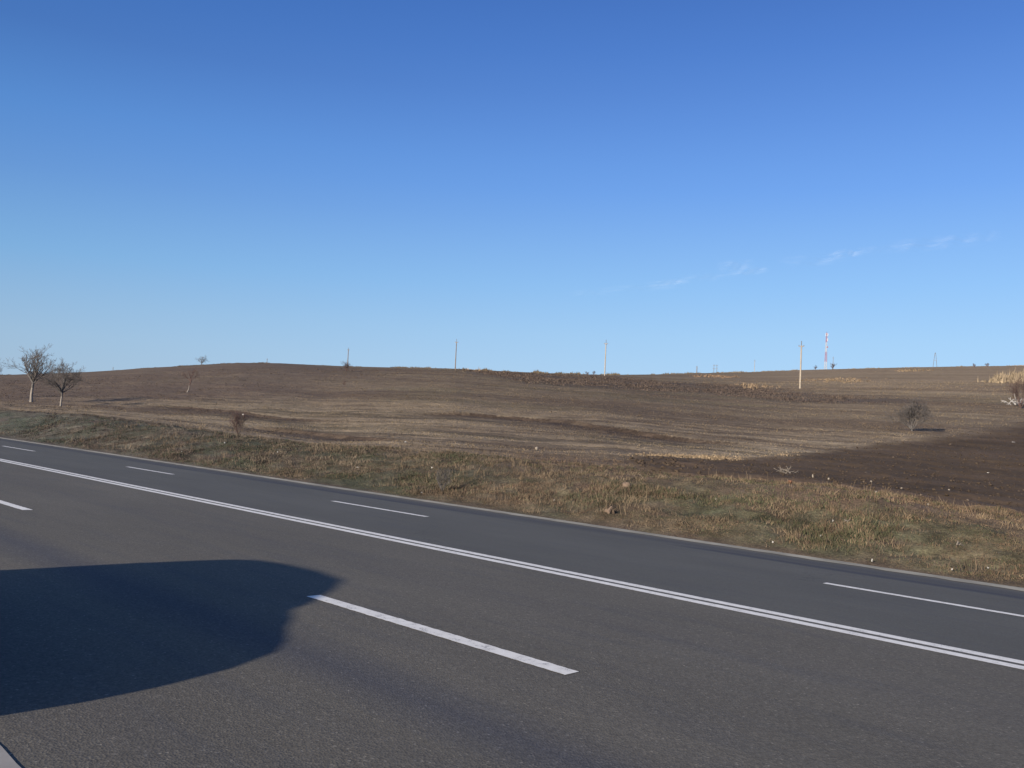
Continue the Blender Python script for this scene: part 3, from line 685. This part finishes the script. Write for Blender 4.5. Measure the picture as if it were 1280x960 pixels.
pole(at_skyline(1041, 1.04), (1041.5, 445), 'thin dark pole just right of the red and white mast', 'polew', .16, .4, None, 'distant_pole', .4, 1)
pole(at_skyline(871, 1.1), (871.2, 457), 'short dark post, leftmost on the skyline between the middle and nearest poles', 'polew', .3, .6, None, 'distant_pole', .4, 1)
pole(at_skyline(333, .99), (333.6, 448), 'tiny post standing on the left hilltop', 'polew', .12, .3, None, 'distant_pole', .4, 1)
pole(at_skyline(141, .99), (141.4, 459), 'tiny post far left on the skyline beyond the two trees', 'polew', .12, .35, None, 'distant_pole', .4, 1)
def frame_pole(px, top, label, half, crossed=False):
    P = at_skyline(px, 1.05); D = math.hypot(P[0], P[1]); v = world_ray(*top); H = CAMZ + D * v[2] / math.hypot(v[0], v[1]) - P[2]
    root = empty('frame_pole', P, math.atan2(P[1], P[0]) - math.pi / 2); tag(root, label, 'pylon')
    for s in (-1, 1):
        bm = bmesh.new(); cone_bm(bm, (s * half, 0, -.5), (s * (half * .15 if not crossed else half * .9), 0, H * .97), .16, .12, 8); bm_obj('leg', bm, M['steel'], root)
    for z in ((.55, .85) if not crossed else (.6, .92)):
        bm = bmesh.new(); w = half * (2 - 1.7 * z if not crossed else 3.0); box_bm(bm, (0, 0, H * z), (w + .4, .15, .18)); bm_obj('crossbar', bm, M['steel'], root)
    if not crossed:
        bm = bmesh.new(); cone_bm(bm, (0, 0, H * .93), (0, 0, H * 1.0), .14, .08, 8); bm_obj('cap', bm, M['steel'], root)
frame_pole(1168.5, (1168, 440.5), 'dark A-shaped pylon alone on the right skyline', 1.5)
frame_pole(894, (894.3, 455.5), 'faint double-legged pylon with crossbars on the skyline', .9, True)

# ------------------------------------------------------------------ lattice mast
def mast():
    P = at_skyline(1031.8, 1.04); D = math.hypot(P[0], P[1]); v = world_ray(1034.3, 413.5); H = CAMZ + D * v[2] / math.hypot(v[0], v[1]) - P[2]
    root = empty('lattice_mast', P, .3); tag(root, 'red and white lattice radio mast rising above the right skyline', 'radio mast')
    n = 12; w0, w1 = 1.15, .5
    def corner(k, t):
        w = w0 + (w1 - w0) * min(1, t * 1.25); a = math.pi / 4 + k * math.pi / 2; return Vector((math.cos(a) * w, math.sin(a) * w, t * H * .95))
    bands = ['twhite', 'twhite', 'twhite', 'red', 'red', 'red', 'twhite', 'twhite', 'twhite', 'red', 'red', 'red']
    for i in range(n):
        t0, t1 = i / n, (i + 1) / n; segs = []
        for k in range(4):
            a, b, c, d = corner(k, t0), corner(k, t1), corner((k + 1) % 4, t0), corner((k + 1) % 4, t1)
            segs.append(([a, b], [.095, .095])); segs.append(([a, d], [.055, .055])); segs.append(([c, b], [.055, .055])); segs.append(([b, d], [.055, .055]))
        tubes('lattice_section', segs, M[bands[i]], root, 4)
    bm = bmesh.new(); cone_bm(bm, (0, 0, H * .94), (0, 0, H), .08, .03, 6); bm_obj('spire', bm, M['steel'], root)
    for k, z in enumerate((.9, .9, .9, .78)):
        a = k * 2.1; bm = bmesh.new(); box_bm(bm, (math.cos(a) * .8, math.sin(a) * .8, H * z), (.35, .35, 2.0)); bm_obj('antenna_panel', bm, M['twhite'], root)
    bm = bmesh.new(); cone_bm(bm, (.8, -.7, H * .6), (1.0, -.95, H * .6), .45, .5, 12); bm_obj('dish', bm, M['red'], root)
mast()

# ------------------------------------------------------------------ small things lying about
def lump_mesh(name, s, mat, seed, amp=.35, sub=2):
    bm = bmesh.new(); bmesh.ops.create_icosphere(bm, subdivisions=sub, radius=1); rg = random.Random(seed)
    ph = [(rg.uniform(1, 3), rg.uniform(0, 6), Vector((rg.gauss(0, 1), rg.gauss(0, 1), rg.gauss(0, 1))).normalized()) for _ in range(6)]
    for v in bm.verts:
        k = 1 + amp * sum(math.sin(f * 2 * v.co.dot(d) + p) for f, p, d in ph) / 3 + rg.gauss(0, amp * .12)
        v.co = Vector((v.co.x * s[0], v.co.y * s[1], v.co.z * s[2])) * k
    me = bpy.data.meshes.new(name); bm.to_mesh(me); bm.free(); me.materials.append(mat); return me
def lump(name, px, py, wpx, hpx, mat, label, cat, seed, amp=.35, group=None, sub=2, sink=.2):
    P = hit(px, py + hpx / 2)
    D = float((P - np.array([0, 0, CAMZ])) @ (M3 @ np.array([0, 0, 1.0]))); q_ = .66 if name == 'litter' else 1.0; w = wpx * D / F / 2 * q_; h = hpx * D / F / 2 * q_
    o = link(name, lump_mesh(name, (w, w * .7, h), M[mat], seed, amp, sub)); o.location = (P[0], P[1], float(height(P[0], P[1])) + h * (1 - sink) + .02)
    o.rotation_euler = (0, 0, -.75 + random.Random(seed).uniform(-.3, .3)); return tag(o, label, cat, group)
LIT = [(347, 564, 3, 3.5, 'white scrap standing on the bank right of the reddish shrub'), (447, 581, 5, 3, 'crumpled white scrap lying highest on the left half of the bank face'),
       (507, 554.5, 5, 3, 'white scrap lying on the field edge above the centre of the bank'), (540, 582, 4, 3, 'white scrap on the bank above the grey weed bush'),
       (281, 552.5, 4, 3, 'white scrap just below the reddish shrub'), (304, 518, 5, 2.5, 'white scrap in the field above the reddish shrub'),
       (227, 566, 3, 2.5, 'white scrap on the left bank near the road edge'), (1090, 701, 5, 5, 'round white scrap at the foot of the bank beside the road edging'),
       (1267, 552, 7, 2.2, 'long white scrap on the ploughed soil near the right edge'), (1235, 591, 4, 2, 'small pale scrap low on the ploughed soil at the right'),
       (1235, 707, 4, 3, 'white scrap at the foot of the bank, far right'), (1190, 711, 3, 4, 'white upright scrap at the foot of the bank, right of the round one'),
       (1041, 651, 3, 4, 'pale scrap high on the bank right of the bare patch'), (1026, 667, 4, 4, 'pale scrap in the middle of the bank below the high one'),
       (966, 678, 4, 4, 'cream scrap at the foot of the bank left of the bare patch'), (527, 617, 4, 2, 'white scrap at the road edging left of the weed bush'),
       (770, 459 + 111, 0, 0, '')]
for i, (px, py, w, h, lab) in enumerate(LIT):
    if w: lump('litter', px, py, w, h, 'litter', lab, 'litter', 100 + i, .5, 'scraps of litter beside the road')
STN = [(1089, 602, 4, 3, 'small pale stone on the ploughed soil, right of the middle'), (1127, 610, 4, 2.5, 'pale stone low on the ploughed soil under the bare bush'),
       (1095, 620, 4, 3, 'pale stone at the lower rim of the ploughed soil'), (1016, 595, 3, 5, 'upright pale stone near the heap of twigs'),
       (1036, 598, 4, 4, 'pinkish stone right of the heap of twigs'), (1160, 633, 4, 3, 'pale stone on the bank top at the right'),
       (671, 562, 6, 5, 'pale stone where the dry track meets the ploughed soil'), (1186, 613, 4, 3, 'pale stone low on the ploughed soil, right'),
       (895, 623, 3, 3, 'tiny pale stone on the green part of the bank'), (693, 623, 3, 3, 'tiny pale stone on the bank left of the clay lump')]
for i, (px, py, w, h, lab) in enumerate(STN): lump('stone', px, py, w, h, 'stone', lab, 'stone', 200 + i, .3, 'pale stones on the soil and bank', 1)
lump('clay_lump', 783, 604, 15, 11, 'pink', 'pinkish clay lump high on the bank, upper one of two', 'clay lump', 301, .4, 'clay lumps on the bank', 3, 1.15)
lump('clay_lump', 762, 637, 14, 12, 'pink', 'pinkish clay lump low on the bank, lower one of two', 'clay lump', 302, .4, 'clay lumps on the bank', 3, 1.15)
lump('clay_lump', 987, 607, 9, 6, 'orange', 'rusty orange clay lump under the heap of twigs', 'clay lump', 303, .4, None, 3, .5)
def twig_heap(px, py, wpx, hpx, n, label, mat, seed, name='twig_heap', rad=.012):
    P = hit(px, py); D = float((P - np.array([0, 0, CAMZ])) @ (M3 @ np.array([0, 0, 1.0]))); W = wpx * D / F; Hh = hpx * D / F; rg = random.Random(seed)
    root = empty(name, (P[0], P[1], float(height(P[0], P[1]))), -.75); tag(root, label, 'branches')
    for i in range(n):
        a = rg.uniform(0, 6.28); c = Vector((rg.uniform(-.4, .4) * W, rg.uniform(-.2, .2) * W, rg.uniform(0, .35) * Hh)); L = W * rg.uniform(.25, .55)
        d = Vector((math.cos(a), math.sin(a), rg.uniform(0, .9))).normalized(); pts = [c]; rd = [rad * 1.2]
        for k in range(4):
            d = (d + Vector((rg.gauss(0, .25), rg.gauss(0, .25), rg.gauss(0, .15)))).normalized(); pts.append(pts[-1] + d * L / 4); rd.append(rad * (1 - .2 * k))
        e = [(pts, rd)]
        for k in (1, 2, 3):
            dd = rdir(d, .8, rg); e.append(([pts[k], pts[k] + dd * L * .25], [rad * .7, rad * .3]))
        tubes('branch', e, M[mat], root, 5)
twig_heap(984, 592, 32, 7, 13, 'heap of bleached twigs at the left end of the ploughed soil', 'deadwood', 401)
twig_heap(1269, 507, 34, 6, 20, 'pile of bleached grey branches at the right edge of the hillside', 'pale', 402, 'branch_pile', .05)
twig_heap(1197, 685, 12, 4, 4, 'single bleached stick lying on the bank at the right', 'deadwood', 403, 'fallen_stick', .012)
twig_heap(1057, 652, 12, 4, 4, 'forked dry stick lying high on the bank', 'deadwood', 404, 'fallen_stick', .01)

# ------------------------------------------------------------------ thin cirrus
def cirrus():
    k = NB('cirrus'); k.t.nodes.remove(k.b); v = k.coord()
    a = k.n('ShaderNodeAttribute', attribute_name='tone')
    f = k.noise(k.mapped(v, (.0009, .0009, .009)), 1, 6, .62, .5)
    m = k.math('MULTIPLY', k.ramp(f, [(.42, 0), (.66, 1)]), a.outputs['Fac'])
    tr = k.n('ShaderNodeBsdfTransparent'); df = k.n('ShaderNodeBsdfDiffuse'); df.inputs[0].default_value = (.9, .9, .9, 1)
    tl = k.n('ShaderNodeBsdfTranslucent'); tl.inputs[0].default_value = (.9, .9, .9, 1)
    ad = k.n('ShaderNodeMixShader'); ad.inputs[0].default_value = .5; k.l(df.outputs[0], ad.inputs[1]); k.l(tl.outputs[0], ad.inputs[2])
    mx = k.n('ShaderNodeMixShader'); k.l(m, mx.inputs[0]); k.l(tr.outputs[0], mx.inputs[1]); k.l(ad.outputs[0], mx.inputs[2]); k.l(mx.outputs[0], k.out.inputs[0])
    W = [(740, 365, 60, 5, .25), (800, 360, 110, 7, .35), (835, 353, 60, 5, .6), (880, 347, 80, 6, .35), (920, 332, 50, 8, .6), (938, 339, 60, 5, .9), (1015, 325, 90, 9, .5),
         (1061, 316, 44, 6, 1.0), (1100, 312, 60, 6, .35), (1150, 306, 80, 10, .5), (1197, 301, 60, 11, .65), (1228, 296, 50, 8, .3)]
    V, Fq, C_ = [], [], []; ALT = 5200.0; rg = random.Random(5)
    for px, py, w, h, al in W:
        n, m_ = 26, 7; b = len(V)
        for i in range(n + 1):
            u = i / n * 2 - 1; tilt = -.10 * u * w / 2
            for j in range(m_ + 1):
                t = j / m_ * 2 - 1; q = world_ray(px + u * w / 2, py + tilt + t * h * (1.0)); s = ALT / math.sin(math.radians(11))
                s *= 1 + .01 * math.sin(u * 4 + t); V.append((q[0] * s, q[1] * s, q[2] * s)); e = max(0, 1 - u * u) ** 1.2 * max(0, 1 - t * t) ** 1.5
                C_.append((e * al * .19,) * 3)
        for i in range(n):
            for j in range(m_): Fq.append((b + i * (m_ + 1) + j, b + (i + 1) * (m_ + 1) + j, b + (i + 1) * (m_ + 1) + j + 1, b + i * (m_ + 1) + j + 1))
    o = link('cirrus_wisps', np_mesh('cirrus_wisps', np.array(V), np.array(Fq), np.array(C_)), k.m)
    tag(o, 'faint broken line of white cirrus wisps in the blue sky on the right', 'cloud', kind='stuff')
cirrus()

# ------------------------------------------------------------------ the parked car whose shadow falls on the road
def hatchback():
    x_rear, yc, zg = -9.36, .2, 0.0
    root = empty('parked_car', (x_rear, yc, zg)); tag(root, 'grey hatchback parked on the near shoulder, throwing its shadow on the road', 'car')
    kp = NB('car_paint'); kp.b.inputs['Base Color'].default_value = (.10, .11, .125, 1); kp.b.inputs['Metallic'].default_value = .5; kp.rough(.32); kp.b.inputs['Coat Weight'].default_value = .8
    kg = NB('car_glass'); kg.b.inputs['Base Color'].default_value = (.015, .018, .02, 1); kg.rough(.06); kg.b.inputs['Specular IOR Level'].default_value = .6
    kr = NB('tyre_rubber'); kr.b.inputs['Base Color'].default_value = (.02, .02, .02, 1); kr.rough(.85)
    ka = NB('alloy'); ka.b.inputs['Base Color'].default_value = (.5, .5, .52, 1); ka.b.inputs['Metallic'].default_value = .9; ka.rough(.35)
    kl = NB('headlight_glass'); kl.b.inputs['Base Color'].default_value = (.75, .77, .8, 1); kl.rough(.1)
    kt = NB('tail_light_red'); kt.b.inputs['Base Color'].default_value = (.35, .01, .01, 1); kt.rough(.2)
    # stations along the car: u, top z, top half width, belt z, belt half width, sill z
    S = [(0.0, .80, .66, .62, .78, .36), (.04, 1.12, .66, .86, .83, .28), (.10, 1.38, .62, .92, .85, .24), (.25, 1.47, .61, .93, .865, .22), (.65, 1.52, .61, .93, .87, .20), (1.2, 1.54, .61, .93, .87, .19),
         (1.70, 1.515, .61, .93, .87, .19), (2.13, 1.385, .63, .93, .87, .19), (2.55, 1.21, .67, .92, .87, .19), (2.86, 1.06, .71, .90, .87, .19), (3.12, .98, .74, .88, .87, .19),
         (3.4, .91, .73, .83, .865, .19), (3.75, .85, .70, .77, .85, .20), (4.0, .79, .66, .71, .82, .22), (4.22, .66, .60, .60, .76, .25), (4.36, .50, .54, .47, .64, .28), (4.41, .40, .48, .37, .54, .32)]
    V, Fq = [], []; K = 16
    for u, zt, wt, zb, wb, zs in S:
        half = [(0, zt + .03), (wt * .55, zt + .02), (wt * .9, zt - .01), (wt, zt - .05 if zt - zb > .1 else zt - .015), (wb * .985, zb + .01 if zt - zb > .1 else zb + .0), (wb, zb - .12 * (zb - zs)), (wb * 1.005, (zb + zs) / 2), (wb * .97, zs + .04), (wb * .9, zs)]
        ring = half + [(-a, b) for a, b in half[::-1] if a > 0]
        K = len(ring)
        for a, b in ring: V.append((u, a, b))
    for i in range(len(S) - 1):
        for j in range(K):
            q = (j + 1) % K; Fq.append((i * K + j, (i + 1) * K + j, (i + 1) * K + q, i * K + q))
    me = bpy.data.meshes.new('body'); n = len(S); me.from_pydata(V, [], Fq + [tuple(range(K)), tuple((n - 1) * K + j for j in range(K - 1, -1, -1))]); me.update()
    for p in me.polygons: p.use_smooth = True
    body = link('body', me, kp.m, root)
    bm = bmesh.new(); bm.from_mesh(me); bmesh.ops.recalc_face_normals(bm, faces=bm.faces); bm.to_mesh(me); bm.free()
    def top(u):
        xs = [s[0] for s in S]; return [float(np.interp(u, xs, [s[k] for s in S])) for k in range(1, 6)]
    # side windows follow the cabin side, slightly proud
    for sgn in (-1, 1):
        for (a, b) in ((.42, .95), (1.02, 1.78), (1.86, 2.52)):
            v, f = [], []; us = np.linspace(a, b, 6)
            for u in us:
                zt, wt, zb, wb, zs = top(u)
                for k in (.06, .5, .9):
                    z = zb + .01 + (zt - .06 - zb) * k; w = wb * .985 + (wt - wb * .985) * k + .008; v.append((u, sgn * w, z))
            for i in range(5):
                for j in range(2): f.append((i * 3 + j, i * 3 + j + 1, i * 3 + j + 4, i * 3 + j + 3))
            m = bpy.data.meshes.new('side_window'); m.from_pydata(v, [], f); m.update(); link('side_window', m, kg.m, root)
    def across(name, a, b, lift, dx, mat, kw=.86):
        v, f = [], []; us = np.linspace(a, b, 6)
        for u in us:
            zt, wt = top(u)[:2]
            for k in (-1, -.55, 0, .55, 1): v.append((u + dx, k * wt * kw, zt + (.03 if k == 0 else .02 if abs(k) < .9 else 0) + lift))
        for i in range(5):
            for j in range(4): f.append((i * 5 + j, i * 5 + j + 1, i * 5 + j + 6, i * 5 + j + 5))
        m = bpy.data.meshes.new(name); m.from_pydata(v, [], f); m.update(); link(name, m, mat, root)
    across('windscreen', 1.74, 2.74, .010, .006, kg.m); across('rear_window', .035, .10, .0, -.02, kg.m)
    for sgn in (-1, 1):
        bm = bmesh.new(); box_bm(bm, (2.5, sgn * .98, .98), (.10, .19, .13)); bmesh.ops.bevel(bm, geom=bm.edges[:], offset=.035, segments=3, affect='EDGES'); bm_obj('wing_mirror', bm, kp.m, root)
        bm = bmesh.new(); box_bm(bm, (4.10, sgn * .50, .60), (.20, .22, .09)); bmesh.ops.bevel(bm, geom=bm.edges[:], offset=.03, segments=3, affect='EDGES'); bm_obj('headlight', bm, kl.m, root)
        bm = bmesh.new(); box_bm(bm, (.04, sgn * .70, .88), (.10, .20, .30)); bmesh.ops.bevel(bm, geom=bm.edges[:], offset=.03, segments=3, affect='EDGES'); bm_obj('tail_light', bm, kt.m, root)
        for u in (1.55, 2.30):
            bm = bmesh.new(); box_bm(bm, (u - .2, sgn * .882, .80), (.18, .025, .03)); bm_obj('door_handle', bm, kp.m, root)
        for u in (.75, 3.45):
            bm = bmesh.new(); bmesh.ops.create_cone(bm, cap_ends=True, segments=32, radius1=.31, radius2=.31, depth=.2, matrix=Matrix.Translation((u, sgn * .78, .31)) @ Matrix.Rotation(math.pi / 2, 4, 'X'))
            bmesh.ops.bevel(bm, geom=[e for e in bm.edges if len(e.link_faces) == 2 and e.calc_face_angle() > 1], offset=.03, segments=3, affect='EDGES')
            w = bm_obj('wheel', bm, kr.m, root)
            bm = bmesh.new()
            bmesh.ops.create_cone(bm, cap_ends=True, segments=24, radius1=.07, radius2=.06, depth=.04, matrix=Matrix.Translation((u, sgn * .885, .31)) @ Matrix.Rotation(math.pi / 2, 4, 'X'))
            for k in range(7):
                box_bm(bm, (u + .12 * math.cos(k * .8976), sgn * .885, .31 + .12 * math.sin(k * .8976)), (.17, .03, .04), Matrix.Rotation(-k * .8976, 4, 'Y'))
            bm_obj('rim', bm, ka.m, w)
    bm = bmesh.new(); box_bm(bm, (4.37, 0, .40), (.05, .9, .10)); bm_obj('grille', bm, kr.m, root)
    return root
hatchback()
